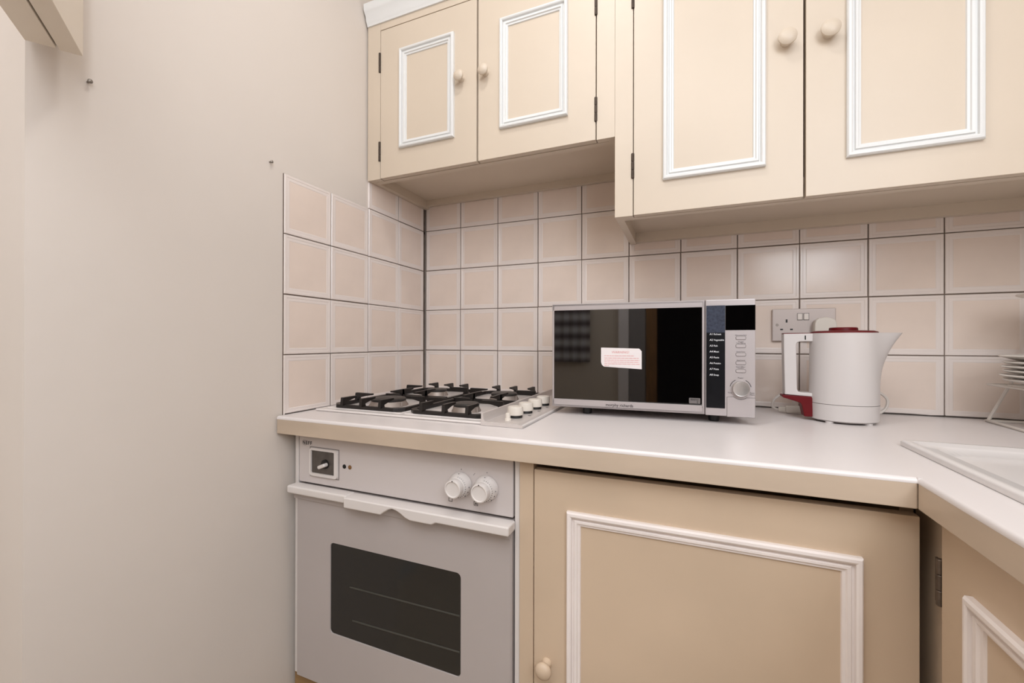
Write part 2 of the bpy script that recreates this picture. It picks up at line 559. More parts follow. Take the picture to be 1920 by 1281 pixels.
# ================================================================== cabinets
MOULD = [(0.0, 0.0), (0.0, 0.0075), (0.0022, 0.0105), (0.0060, 0.0110), (0.0085, 0.0095), (0.0097, 0.0045), (0.0122, 0.0042), (0.0136, 0.0075), (0.0175, 0.0068), (0.0190, 0.0040), (0.0225, 0.0032), (0.0235, 0.0)]
def mould_y(bm, x0, x1, z0, z1, y, k=1.0):
    framed(bm, (x0, x1, z0, z1), [(i * k, h) for i, h in MOULD], lambda u, v, h: (u, y - h, v))
def knob_bm(p, axis, r=0.0165, L=0.032):
    bm = nb()
    lathe(bm, [(r * 0.62, 0.0), (r * 0.60, L * 0.12), (r * 0.45, L * 0.30), (r * 0.50, L * 0.42), (r * 0.82, L * 0.52), (r * 0.99, L * 0.66), (r * 0.98, L * 0.78), (r * 0.80, L * 0.90), (r * 0.45, L * 0.975), (0, L)], p, axis, 28)
    return bm
def hinge_y(parent, x, z, y, h=0.06):
    bm = nb()
    for q in range(3):
        lathe(bm, [(0.0030, 0), (0.0036, 0.001), (0.0036, h / 3 - 0.0015), (0.0030, h / 3 - 0.0005)], (x, y - 0.001, z - h / 2 + q * h / 3), (0, 0, 1), 10)
    box(bm, x - 0.0016, x + 0.0016, y - 0.001, y + 0.012, z - h / 2, z + h / 2)
    obj('hinge', bm, M['hinge'], parent)

YC = -0.315
FT = 0.019                    # thickness of face frame and doors
ZTOP = 2.118
ZA, ZB = 1.591, 1.394         # undersides of the two wall cabinets
SPL = 0.757                   # left side of the big cabinet
# ---- small wall cabinet over the hob
cs = thing('wall_cabinet', 'smaller cream wall cabinet above the hob with two doors and white cornice', 'cabinet', (0.38, 0.0, ZA))
b = nb()
box(b, 0.0, 0.0478, YC, YC + FT, ZA, ZTOP, 0.0008)
box(b, 0.0478, 0.712, YC, YC + FT, 2.0475, ZTOP, 0.0008)
box(b, 0.7125, SPL - 0.0002, YC, YC + FT, ZA, ZTOP, 0.0008)
obj('face_frame', b, M['cream'], cs)
b = nb()
box(b, 0.0, 0.018, YC + FT, -0.0005, ZA + 0.001, ZTOP); box(b, SPL - 0.018, SPL - 0.0002, YC + FT, -0.0005, ZA + 0.001, ZTOP)
box(b, 0.018, SPL - 0.018, YC + FT, -0.0005, ZA + 0.030, ZA + 0.046)
box(b, 0.018, SPL - 0.018, YC + FT + 0.003, YC + FT + 0.022, ZA + 0.001, ZA + 0.030)
box(b, 0.018, SPL - 0.018, -0.019, -0.0005, ZA + 0.010, ZA + 0.030)
box(b, 0.018, SPL - 0.018, YC + FT, -0.0005, ZTOP - 0.018, ZTOP)
obj('carcass', b, M['cream'], cs)
def door_y(parent, x0, x1, z0, z1, y, mx0, mx1, mz0, mz1, kx, kz, mm, mould, k=1.0, hinges=(), hx=None, kr=0.0165, kl=0.032):
    bm = nb(); box(bm, x0, x1, y, y + FT, z0, z1, 0.0012)
    d = obj('door', bm, mm, parent)
    bm = nb(); mould_y(bm, mx0, mx1, mz0, mz1, y + 0.0002, k)
    obj('moulding', bm, mould, d)
    obj('knob', knob_bm((kx, y, kz), (0, -1, 0), kr, kl), mm, d)
    for hz in hinges:
        hinge_y(d, hx, hz, y)
    return d
door_y(cs, 0.0495, 0.3795, ZA + 0.001, 2.0455, YC, 0.1232, 0.3100, 1.6705, 1.9680, 0.333, 1.831, M['cream'], M['white_mould'], 1.0, (1.948, 1.675), 0.0470, 0.0150, 0.028)
door_y(cs, 0.3845, 0.7100, ZA + 0.001, 2.0455, YC, 0.4517, 0.6400, 1.6655, 1.9625, 0.4085, 1.829, M['cream'], M['white_mould'], 1.0, (1.930, 1.667), 0.7108, 0.0150, 0.028)
# cornice
b = nb()
prism(b, [(YC, 2.068), (YC - 0.004, 2.068), (YC - 0.006, 2.075), (YC - 0.010, 2.083), (YC - 0.012, 2.095), (YC - 0.018, 2.104), (YC - 0.021, 2.112), (YC - 0.021, 2.128), (YC, 2.128)], 0, 0.001, SPL - 0.0002)
obj('cornice', b, M['white_mould'], cs, label='white moulded cornice')
# ---- big wall cabinet
cb = thing('wall_cabinet', 'larger cream wall cabinet hanging lower over the microwave and kettle', 'cabinet', (1.28, 0.0, ZB))
XB1 = XR
b = nb()
box(b, SPL, 0.7995, YC, YC + FT, ZB, ZTOP, 0.0008)
box(b, 0.7995, 1.50, YC, YC + FT, 2.0475, ZTOP, 0.0008)
box(b, 1.4985, XB1, YC, YC + FT, ZB, ZTOP, 0.0008)
obj('face_frame', b, M['cream'], cb)
b = nb()
box(b, SPL, SPL + 0.018, YC + FT, -0.0005, ZB + 0.001, ZTOP); box(b, XB1 - 0.018, XB1, YC + FT, -0.0005, ZB + 0.001, ZTOP)
box(b, SPL + 0.018, XB1 - 0.018, YC + FT, -0.0005, ZB + 0.032, ZB + 0.048)
box(b, SPL + 0.018, XB1 - 0.018, YC + FT + 0.003, YC + FT + 0.022, ZB + 0.001, ZB + 0.032)
box(b, SPL + 0.018, XB1 - 0.018, -0.019, -0.0005, ZB + 0.004, ZB + 0.032)
box(b, SPL + 0.018, XB1 - 0.018, YC + FT, -0.0005, ZTOP - 0.018, ZTOP)
obj('carcass', b, M['cream'], cb)
door_y(cb, 0.8012, 1.1430, ZB + 0.001, 2.0455, YC, 0.8674, 1.0745, 1.4680, 1.985, 1.1115, 1.726, M['cream'], M['white_mould'], 1.02, (1.513, 1.92), 0.7992, 0.0175, 0.026)
door_y(cb, 1.1475, 1.4970, ZB + 0.001, 2.0455, YC, 1.2152, 1.4205, 1.4630, 1.985, 1.1855, 1.7235, M['cream'], M['white_mould'], 1.05, (1.513, 1.92), 1.4978, 0.0175, 0.026)
b = nb()
prism(b, [(YC, 2.068), (YC - 0.004, 2.068), (YC - 0.006, 2.075), (YC - 0.010, 2.083), (YC - 0.012, 2.095), (YC - 0.018, 2.104), (YC - 0.021, 2.112), (YC - 0.021, 2.128), (YC, 2.128)], 0, SPL, XB1)
obj('cornice', b, M['white_mould'], cb, label='white moulded cornice')

# ---- base cabinet under the microwave
YD = -0.600
bc = thing('base_cabinet', 'beige base cabinet beside the oven with one wide panelled door', 'cabinet', (0.93, -0.3, 0))
b = nb()
box(b, 0.622, 0.640, YD + 0.03, -0.002, 0.0, 0.867)
box(b, 1.222, 1.239, YD + 0.072, -0.002, 0.0, 0.867)
box(b, 0.640, 1.222, -0.02, -0.002, 0.1, 0.867)
box(b, 0.640, 1.222, YD + 0.06, -0.02, 0.10, 0.118)
box(b, 0.640, 1.222, YD + 0.06, YD + 0.08, 0.0, 0.10)
obj('carcass', b, M['cream_dull'], bc)
b = nb()
box(b, 0.6205, 0.6490, YD + 0.004, YD + 0.024, 0.09, 0.8675, 0.0008)
obj('stile', b, M['cream_dull'], bc)
d = door_y(bc, 0.6515, 1.2185, 0.11, 0.8495, YD, 0.7165, 1.1534, 0.20, 0.7815, 0.6775, 0.490, M['cream_dull'], M['pink_mould'], 1.08, (), None, 0.0155)
# ---- base cabinet under the sink, facing left
XD = 1.226
sc_ = thing('base_cabinet', 'beige sink cabinet of the right-hand run, its door cut by the photo edge', 'cabinet', (1.5, -1.2, 0))
b = nb()
box(b, 1.2405, 1.2595, YD - 0.033, YD + 0.070, 0.0, 0.867, 0.001)
obj('stile', b, M['cream_dull'], sc_)
b = nb()
box(b, 1.262, XR - 0.002, YD - 0.0, YD + 0.018, 0.10, 0.867)
box(b, 1.262, XR - 0.002, YB, YB + 0.018, 0.10, 0.867)
box(b, 1.262, XR - 0.002, YB + 0.018, YD, 0.10, 0.118)
box(b, 1.30, 1.32, YB, YD, 0.0, 0.10)
obj('carcass', b, M['cream_dull'], sc_)
b = nb(); box(b, XD, XD + FT, -1.190, -0.6355, 0.11, 0.856, 0.0012)
d = obj('door', b, M['cream_dull'], sc_)
b = nb(); framed(b, (-1.125, -0.7005, 0.20, 0.7965), [(i * 1.1, h) for i, h in MOULD], lambda u, v, h: (XD + 0.0002 - h, u, v)); obj('moulding', b, M['pink_mould'], d)
obj('knob', knob_bm((XD, -1.158, 0.49), (-1, 0, 0)), M['cream_dull'], d)
def hinge_x(parent, y, z, x, h):
    bm = nb()
    for q in range(3):
        lathe(bm, [(0.0036, 0), (0.0044, 0.001), (0.0044, h / 3 - 0.0015), (0.0036, h / 3 - 0.0005)], (x, y, z - h / 2 + q * h / 3), (0, 0, 1), 10)
    box(bm, x - 0.001, x + 0.0016, y, y + 0.010, z - h / 2 + 0.002, z + h / 2 - 0.002)
    return obj('hinge', bm, M['hinge_light'], parent)
hinge_x(d, -0.6290, 0.776, XD + 0.0015, 0.062)
hinge_x(d, -0.6290, 0.21, XD + 0.0015, 0.062)

# ================================================================== oven
ov = thing('oven', 'white built-in single oven with dark glass window under the hob', 'oven', (0.32, -0.3, 0.27))
OF = -0.590
OL, OR = 0.030, 0.6045
b = nb()
box(b, OL + 0.01, OR - 0.01, OF + 0.03, -0.05, 0.272, 0.855)
obj('housing', b, M['oven_door'], ov)
b = nb(); box(b, OL, OR, OF, OF + 0.025, 0.7445, 0.8585, 0.003); panel = obj('control_panel', b, M['enamel'], ov)
b = nb(); box(b, 0.0125, 0.0245, OF + 0.004, OF + 0.03, 0.265, 0.8670, 0.002); obj('side_trim', b, M['oven_trim'], ov)
b = nb(); box(b, 0.6085, 0.6195, OF - 0.002, OF + 0.03, 0.265, 0.8675, 0.002); obj('side_trim', b, M['oven_trim'], ov)
b = nb(); box(b, 0.0247, OL + 0.008, OF + 0.020, OF + 0.03, 0.27, 0.866); box(b, OR - 0.008, 0.6083, OF + 0.020, OF + 0.03, 0.27, 0.866); box(b, OL + .008, OR - .008, OF + 0.012, OF + 0.027, 0.73, 0.75); obj('gap_strip', b, M['dark'], ov)
# timer
b = nb()
pts_o = rrect(0.0685, 0.1585, 0.7645, 0.8335, 0.008)
pts_i = rrect(0.0745, 0.1480, 0.7725, 0.8275, 0.002)
t = bmesh.new()
r0 = [t.verts.new((x, OF, z)) for x, z in pts_o]; r1 = [t.verts.new((x, OF - 0.005, z)) for x, z in rrect(0.0695, 0.1575, 0.7655, 0.8325, 0.008)]
r2 = [t.verts.new((x, OF - 0.005, z)) for x, z in pts_i]; r3 = [t.verts.new((x, OF - 0.0005, z)) for x, z in pts_i]
for a, c in ((r0, r1), (r1, r2), (r2, r3)):
    for k in range(len(a)):
        t.faces.new((a[k], a[(k + 1) % len(a)], c[(k + 1) % len(a)], c[k]))
bmesh.ops.recalc_face_normals(t, faces=t.faces[:]); merge(b, t)
tm = obj('timer', b, M['oven_trim'], panel)
b = nb(); prism(b, [(x, z) for x, z in rrect(0.0742, 0.1483, 0.7722, 0.8278, 0.002)], 1, OF - 0.0012, OF - 0.0002); obj('timer_face', b, M['display'], panel)
b = nb(); lathe(b, [(0.011, 0), (0.011, 0.003), (0.006, 0.004), (0, 0.004)], (0.118, OF - 0.0012, 0.797), (0, -1, 0), 20); obj('timer_hub', b, M['black'], panel)
b = nb()
mt = Matrix.Translation((0.121, OF - 0.012, 0.7955)) @ Matrix.Rotation(math.radians(-22), 4, 'Y')
box(b, -0.012, 0.011, -0.007, 0.007, -0.0042, 0.0042, 0.003, 3, mt); obj('pointer', b, M['oven_trim'], panel)
b = nb(); framed(b, (0.0672, 0.1598, 0.7632, 0.8348), [(0, 0), (0, 0.0006), (0.0014, 0.0006), (0.0014, 0)], lambda u, v, h: (u, OF - h, v)); obj('outline', b, M['ink_grey'], panel)
for x, mm in ((0.1760, M['black']), (0.1925, M['wood_dark'])):
    b = nb(); lathe(b, [(0.0050, 0), (0.0050, 0.001), (0.003, 0.0022), (0, 0.0025)], (x, OF, 0.7975), (0, -1, 0), 18); obj('indicator_light', b, mm, panel)
text('lettering', 'NEFF', 0.0118, (0.0425, OF - 0.0004, 0.8385), M['ink_dark'], panel, 'LEFT', bold=0.00035, space=1.25)
b = nb(); box(b, 0.0440, 0.0560, OF - 0.0003, OF, 0.8478, 0.8484); box(b, 0.0440, 0.0550, OF - 0.0003, OF, 0.8362, 0.8368); obj('logo_line', b, M['ink_grey'], panel)
for kx in (0.4885, 0.5475):
    b = nb()
    lathe(b, [(0.0235, 0), (0.0255, 0.002), (0.0255, 0.006), (0.0235, 0.014), (0.0195, 0.022), (0.0185, 0.023)], (kx, OF, 0.797), (0, -1, 0), 40)
    kb = obj('knob', b, M['oven_trim'], panel)
    b = nb()
    lathe(b, [(0.0182, 0.0225), (0.0186, 0.034), (0.0176, 0.037), (0.0155, 0.0375), (0.0145, 0.0355), (0, 0.0345)], (kx, OF, 0.797), (0, -1, 0), 40)
    obj('knob_cap', b, M['oven_trim'], kb)
    b = nb()
    for q in range(15):
        a = math.radians(80 - q * 12)
        rr = 0.0208
        mt = Matrix.Translation((kx + rr * math.cos(a), OF - 0.0203, 0.797 + rr * math.sin(a))) @ Matrix.Rotation(-a, 4, 'Y') @ Matrix.Rotation(math.radians(-40), 4, 'Z')
        box(b, -0.0012, 0.0012, -0.0004, 0.0004, -0.0004, 0.0004, mtx=mt)
    for a, l in ((88, .0012), (0, .0018), (-25, .0018), (-50, .0022)):
        a = math.radians(a); rr = 0.0243
        mt = Matrix.Translation((kx + rr * math.cos(a), OF - 0.0115, 0.797 + rr * math.sin(a))) @ Matrix.Rotation(-a, 4, 'Y') @ Matrix.Rotation(math.radians(-70), 4, 'Z')
        box(b, -l, l, -0.0005, 0.0005, -0.0007, 0.0007, mtx=mt)
    box(b, kx - 0.0012, kx + 0.0012, OF - 0.0377, OF - 0.0370, 0.8125, 0.8145)
    obj('mark', b, M['ink_dark'], kb)
    b = nb(); box(b, kx - 0.0008, kx + 0.0008, OF - 0.0003, OF, 0.8265, 0.8285); obj('mark', b, M['ink_grey'], panel)
b = nb(); mt = Matrix.Translation((0.5185, OF - 0.0002, 0.8210)) @ Matrix.Rotation(math.radians(-50), 4, 'Y'); box(b, -0.003, 0.003, -0.0002, 0.0002, -0.0004, 0.0004, mtx=mt); obj('mark', b, M['ink_grey'], panel)
b = nb(); framed(b, (0.4585, 0.4675, 0.7575, 0.7660), [(0, 0), (0, 0.0004), (0.0009, 0.0004), (0.0009, 0)], lambda u, v, h: (u, OF - h, v)); box(b, 0.4592, 0.4668, OF - .0004, OF, 0.7644, 0.7656); obj('symbol', b, M['ink_dark'], panel)
b = nb(); framed(b, (0.5180, 0.5270, 0.7572, 0.7660), [(0, 0), (0, 0.0004), (0.0008, 0.0004), (0.0008, 0)], lambda u, v, h: (u, OF - h, v))
for a in (90, 210, 330):
    a = math.radians(a)
    prism(b, [(0.5225 + 0.0034 * math.cos(a), 0.7613 + 0.0034 * math.sin(a)), (0.5225 + 0.0014 * math.cos(a + 1.3), 0.7613 + 0.0014 * math.sin(a + 1.3)), (0.5225 + 0.0014 * math.cos(a - 1.3), 0.7613 + 0.0014 * math.sin(a - 1.3))], 1, OF - 0.0004, OF)
obj('symbol', b, M['ink_dark'], panel)
# door
DF = -0.600
b = nb()
t = bmesh.new()
wo = rrect(0.1430, 0.4935, 0.4045, 0.6180, 0.010, 5)
def ringv(pl, y): return [t.verts.new((x, y, z)) for x, z in pl]
n = len(wo)
dx0, dx1, dz0, dz1 = 0.0340, 0.6055, 0.272, 0.7400
def outerpts(i):
    # outer boundary sampled to match the rounded window ring
    out = []
    for (cx, cz) in ((dx1 - i, dz1 - i), (dx0 + i, dz1 - i), (dx0 + i, dz0 + i), (dx1 - i, dz0 + i)):
        out += [(cx, cz)] * 6
    return out
R0 = ringv(outerpts(0.0), DF + 0.028); R1 = ringv(outerpts(0.0), DF + 0.003); R2 = ringv(outerpts(0.003), DF)
R3 = ringv(wo, DF); R4 = ringv(rrect(0.1436, 0.4929, 0.4051, 0.6174, 0.0095, 5), DF + 0.0025); R5 = ringv(rrect(0.1436, 0.4929, 0.4051, 0.6174, 0.0095, 5), DF + 0.028)
for a, c in ((R0, R1), (R1, R2), (R2, R3), (R3, R4), (R4, R5)):
    for k in range(n):
        t.faces.new((a[k], a[(k + 1) % n], c[(k + 1) % n], c[k]))
bmesh.ops.remove_doubles(t, verts=t.verts[:], dist=1e-6)
bmesh.ops.recalc_face_normals(t, faces=t.faces[:]); merge(b, t)
od = obj('door', b, M['oven_door'], ov, angle=30)
b = nb(); prism(b, rrect(0.1440, 0.4925, 0.4055, 0.6170, 0.009, 5), 1, DF + 0.002, DF + 0.006)
og = obj('window_glass', b, M['oven_glass'], od)
# shelf bars just visible behind the smoked glass: faint lighter lines lying on the inner face
b = nb()
for (xa, za, xb, zb_) in ((0.2012, 0.5242, 0.4905, 0.5291), (0.2094, 0.4489, 0.4905, 0.4552)):
    tube(b, [(xa, DF + 0.0024, za), (xb, DF + 0.0024, zb_)], 0.0021, 8)
obj('shelf_bar', b, mat('shelf_bar_dim', '#3F3D36', 0.5), od)
# handle strip with finger recess in the middle
HY0, HY1 = -0.627, -0.599
b = nb()
zl0, zl1, zm0, zm1 = 0.7235, 0.7430, 0.7190, 0.7430
box(b, 0.0245, 0.2090, -0.6205, -0.590, 0.7245, 0.7430, 0.004, 3)
prof = [(0.2090, 0.7425), (0.2090, 0.7185), (0.3120, 0.7185), (0.3220, 0.7265), (0.3330, 0.7330), (0.3420, 0.7355), (0.3520, 0.7340), (0.3640, 0.7290), (0.3760, 0.7220), (0.3880, 0.7185), (0.4400, 0.7185), (0.4500, 0.7240), (0.6105, 0.7240), (0.6105, 0.7425)]
prism(b, prof, 1, -0.6285, -0.592, 0.0035, 3)
obj('handle', b, M['oven_trim'], od)
b = nb(); box(b, 0.030, 0.604, -0.6045, -0.599, 0.7085, 0.7240, 0.001); obj('handle_backing', b, M['oven_door'], od)
for x in (0.2720, 0.4120):
    b = nb(); box(b, x - 0.004, x + 0.004, -0.612, -0.604, 0.7120, 0.7187, 0.001); obj('handle_clip', b, M['oven_trim'], od)
b = nb(); box(b, 0.004, 0.618, OF + 0.012, OF + 0.03, 0.08, 0.258, 0.001); obj('board', b, M['plinth_wood'], ov, label='raw wood board under the oven')

# ================================================================== hob
hb = thing('hob', 'white four-burner gas hob with black iron pan supports', 'hob', (0.31, -0.28, HW))
ZP = HW + 0.006
b = nb(); box(b, 0.020, 0.602, -0.532, -0.022, HW + 0.0003, ZP, 0.003, 3); obj('plate', b, M['hob_white'], hb)
b = nb()
for x0, x1, y0, y1 in ((0.04, 0.275, -0.510, -0.045), (0.285, 0.505, -0.510, -0.045)):
    framed(b, (x0, x1, y0, y1), [(0, ZP - HW), (0.002, ZP + 0.0015 - HW), (0.006, ZP + 0.0015 - HW), (0.008, ZP - HW)], lambda u, v, h: (u, v, HW + h))
obj('pressed_rim', b, M['hob_white'], hb)
# steel control strip
b = nb()
prism(b, [(0.506, ZP - 0.003), (0.506, ZP + 0.020), (0.5085, ZP + 0.021), (0.5110, ZP + 0.020), (0.5120, ZP + 0.008), (0.5160, ZP + 0.003), (0.588, ZP + 0.003), (0.597, ZP + 0.001), (0.604, ZP - 0.005), (0.506, ZP - 0.0055)], 1, -0.535, -0.020)
st = obj('control_strip', b, M['steel'], hb)
b = nb(); box(b, 0.506, 0.6035, -0.5372, -0.5345, HW + 0.0004, ZP + 0.0015, 0.0008); obj('front_lip', b, M['steel'], hb)
kn = None
for y in (-0.462, -0.394, -0.326, -0.258):
    if kn is None:
        b = nb(); lathe(b, [(0.0175, 0.006), (0.0185, 0.008), (0.0178, 0.022), (0.0165, 0.0245), (0.014, 0.0255), (0, 0.0255)], (0.557, y, ZP + 0.003), (0, 0, 1), 32)
        kn = obj('knob', b, M['ivory'], hb, at=(0.557, y, ZP))
        b = nb(); lathe(b, [(0.0165, 0), (0.0165, 0.007), (0, 0.007)], (0.557, y, ZP + 0.0028), (0, 0, 1), 28); obj('knob_skirt', b, M['black'], kn)
    else:
        c = copy_tree(kn, hb); c.location = Vector((0.557, y, ZP)) - hb.location
b = nb(); lathe(b, [(0.0075, 0), (0.0075, 0.004), (0.0055, 0.005), (0.0055, 0.015), (0.0045, 0.0165), (0, 0.0165)], (0.557, -0.505, ZP + 0.003), (0, 0, 1), 24); obj('ignition_button', b, M['ivory'], hb)
for y in (-0.430, -0.362, -0.294, -0.228):
    b = nb(); lathe(b, [(0.004, 0), (0.004, 0.0004), (0, 0.0004)], (0.580, y, ZP + 0.003), (0, 0, 1), 12); obj('mark', b, M['ink_grey'], st)
# burners
for (x, y, r) in ((0.158, -0.408, 0.047), (0.403, -0.412, 0.033), (0.160, -0.168, 0.033), (0.403, -0.172, 0.040)):
    b = nb(); lathe(b, [(r * 1.13, 0), (r * 1.12, 0.002), (r * 1.03, 0.008), (r * 0.98, 0.013), (r * 0.6, 0.013)], (x, y, ZP), (0, 0, 1), 36); ring_o = obj('burner', b, M['alu'], hb)
    b = nb(); lathe(b, [(r * 0.92, 0.0131), (r, 0.0145), (r, 0.0185), (r * 0.9, 0.0215), (r * 0.5, 0.0225), (0, 0.0225)], (x, y, ZP), (0, 0, 1), 36); obj('burner_cap', b, M['burner_cap'], ring_o)
    b = nb(); lathe(b, [(0.0022, 0), (0.0022, 0.009), (0.0012, 0.011), (0, 0.011)], (x + r * 1.12, y - 0.012, ZP + 0.001), (0, 0, 1), 12); obj('spark_plug', b, M['alu'], ring_o)
# pan supports
def finger(bm, x, y, dx, dy, L, zb0, zt0=0.945):
    """tapered post at (x,y) with a finger reaching along (dx,dy)"""
    w2 = 0.0042
    px, py = -dy, dx
    prof = [(-0.0085, zb0), (0.0085, zb0), (0.0062, zt0 - 0.013), (L * 0.55, zt0 - 0.0078), (L, zt0 - 0.0042), (L, zt0), (-0.0055, zt0 + 0.0005), (-0.0065, zt0 - 0.003)]
    t = bmesh.new()
    A = [t.verts.new((x + dx * s + px * w2, y + dy * s + py * w2, z)) for s, z in prof]
    B_ = [t.verts.new((x + dx * s - px * w2, y + dy * s - py * w2, z)) for s, z in prof]
    t.faces.new(A); t.faces.new(B_[::-1])
    for k in range(len(A)):
        t.faces.new((A[k], B_[k], B_[(k + 1) % len(A)], A[(k + 1) % len(A)]))
    bmesh.ops.recalc_face_normals(t, faces=t.faces[:])
    merge(bm, t)
for (x0, x1, fx) in ((0.046, 0.272, (0.090, 0.152, 0.212)), (0.288, 0.501, (0.334, 0.396, 0.458))):
    y0, y1, ym = -0.508, -0.056, -0.284
    z0, z1 = ZP + 0.0012, ZP + 0.0108
    b = nb()
    ch = 0.022
    path = [(x0 + ch, y0), (x1 - ch, y0), (x1, y0 + ch), (x1, y1 - ch), (x1 - ch, y1), (x0 + ch, y1), (x0, y1 - ch), (x0, y0 + ch)]
    t = bmesh.new()
    cx, cy = (x0 + x1) / 2, (y0 + y1) / 2
    def inn(p, d):
        return (p[0] + (d if p[0] < cx else -d), p[1] + (d if p[1] < cy else -d))
    ringo = [[t.verts.new((*p, z0)) for p in path], [t.verts.new((*p, z1)) for p in path], [t.verts.new((*inn(p, 0.0100), z1)) for p in path], [t.verts.new((*inn(p, 0.0100), z0)) for p in path]]
    for i in range(4):
        a, c = ringo[i], ringo[(i + 1) % 4]
        for k in range(8):
            t.faces.new((a[k], a[(k + 1) % 8], c[(k + 1) % 8], c[k]))
    bmesh.ops.recalc_face_normals(t, faces=t.faces[:])
    bmesh.ops.bevel(t, geom=t.edges[:], offset=0.0012, segments=1, affect='EDGES')
    merge(b, t)
    box(b, x0 + 0.004, x1 - 0.004, ym - 0.0045, ym + 0.0045, z0, z1 + 0.003, 0.001)
    gs = obj('pan_support', b, M['iron'], hb, angle=25)
    fl = []
    for q, x in enumerate(fx):
        L = 0.044
        fl.append((x, y0 + 0.004, 0, 1, L)); fl.append((x, y1 - 0.004, 0, -1, L))
    for x in (fx[0] + .02, fx[2] - .02):
        fl.append((x, ym - 0.002, 0, -1, 0.05)); fl.append((x, ym + 0.002, 0, 1, 0.05))
    for y in (-0.408, -0.168):
        fl.append((x0 + 0.004, y, 1, 0, 0.052)); fl.append((x1 - 0.004, y, -1, 0, 0.052))
    for (x, y, dx, dy, L) in fl:
        b = nb(); finger(b, x, y, dx, dy, L, z1 - 0.002)
        obj('finger', b, M['iron'], gs)

# ================================================================== microwave (local frame: front face at y=0, x along the front)
MWr = math.atan2(0.019, 0.4538)
mw = thing('microwave', 'silver and black microwave oven with a paper sticker on its door', 'microwave', (0.6035, -0.331, HW), MWr)
W, H0, H1, D = 0.4540, 0.0195, 0.2765, 0.290
def L(name, bm, m, parent, **k): return obj(name, bm, m, parent, local=True, **k)
def L_obj(name, bm, m, parent=None, **k):
    """geometry already in the microwave's own frame"""
    me = bpy.data.meshes.new(name); bm.to_mesh(me); bm.free()
    o = bpy.data.objects.new(name, me); COL.objects.link(o); o.parent = parent or mw
    for p in me.polygons: p.use_smooth = True
    me.set_sharp_from_angle(angle=math.radians(35))
    weigh(o)
    me.materials.append(m)
    if k.get('label'): o['label'] = k['label']
    return o
b = nb(); box(b, 0.006, W - 0.004, 0.022, D, H0 + 0.003, H1 - 0.002, 0.004); body = L_obj('body', b, M['silver'])
b = nb()
GX0, GX1, GZ0, GZ1 = 0.0062, 0.3518, 0.0390, 0.2605
framed(b, (0.0008, 0.3533, H0, H1), [(0, -0.020), (0, -0.002), (0.0015, 0.0), (0.0052, 0.0), (0.0055, -0.002)], lambda u, v, h: (u, -h, v))
# door surround: top and bottom rails are deeper than the sides
box(b, 0.0022, 0.3525, 0.0, 0.018, H0 + 0.001, GZ0, 0.0008); box(b, 0.0022, 0.3525, 0.0, 0.018, GZ1, H1 - 0.001, 0.0008)
dr = L_obj('door', b, M['silver'])
b = nb(); box(b, GX0 - 0.001, GX1 + 0.001, 0.0012, 0.018, GZ0 - 0.001, GZ1 + 0.001, 0.0006); L_obj('door_glass', b, M['black_glass'], dr)
# sticker with two clipped corners
b = nb(); prism(b, [(0.1232, 0.1680), (0.1232, 0.1330), (0.1250, 0.1265), (0.1300, 0.1220), (0.2180, 0.1175), (0.2178, 0.1600), (0.2120, 0.1662)], 1, 0.0006, 0.0013)
L_obj('sticker', b, M['paper'], dr)
text('lettering', 'WARNING!', 0.0080, (0.169, 0.0004, 0.1545), M['ink_red'], dr, local=True)
b = nb()
for q, (xa, xb, z) in enumerate(((0.131, 0.200, 0.1480), (0.131, 0.211, 0.1425), (0.131, 0.213, 0.1375), (0.131, 0.212, 0.1330), (0.131, 0.213, 0.1285), (0.131, 0.142, 0.1240))):
    x = xa
    while x < xb:
        e = min(xb, x + random.uniform(0.004, 0.010))
        box(b, x, e, 0.0004, 0.0006, z, z + 0.0011)
        x = e + 0.0012
L_obj('small_print', b, M['ink_red'], dr)
b = nb(); prism(b, rrect(0.3210, 0.3445, 0.0425, 0.0552, 0.0015), 1, 0.0006, 0.0013); L_obj('rating_badge', b, M['ink_grey'], dr)
text('lettering', '800W', 0.0068, (0.3328, 0.0004, 0.0492), M['black'], dr, local=True)
text('lettering', 'E', 0.0068, (0.3388, 0.0004, 0.0437), M['black'], dr, local=True)
text('lettering', 'morphy richards', 0.0096, (0.1345, -0.0003, 0.0268), M['ink_dark'], dr, 'LEFT', local=True, bold=0.00012)
# control side
b = nb(); box(b, 0.3545, W, 0.0, 0.022, H0 - 0.0015, H1 + 0.0005, 0.0025); cp = L_obj('control_panel', b, M['silver'])
b = nb(); box(b, 0.3563, 0.3945, -0.0006, 0.002, 0.0350, 0.2635, 0.0004); L_obj('menu_panel', b, M['menu_black'], cp)
b = nb(); box(b, 0.3565, 0.3943, -0.0009, -0.0005, 0.2030, 0.2633); L_obj('blue_patch', b, M['blue_patch'], cp)  # bluish speckled patch over the top of the menu panel
b = nb(); box(b, 0.3948, W - 0.0005, -0.0006, 0.002, 0.2082, 0.2632, 0.0004); L_obj('display', b, M['black_glass'], cp)
for q, (c_, s) in enumerate((('A1', 'Reheat'), ('A2', 'Vegetable'), ('A3', 'Fish'), ('A4', 'Meat'), ('A5', 'Pasta'), ('A6', 'Potato'), ('A7', 'Pizza'), ('A8', 'Soup'))):
    z = 0.1978 - q * 0.01295
    text('lettering', c_, 0.0058, (0.3632, -0.0008, z), M['ink_white'], cp, 'LEFT', local=True, bold=0.00004)
    text('lettering', s, 0.0054, (0.3712, -0.0008, z), M['ink_white'], cp, 'LEFT', local=True, bold=0.00004)
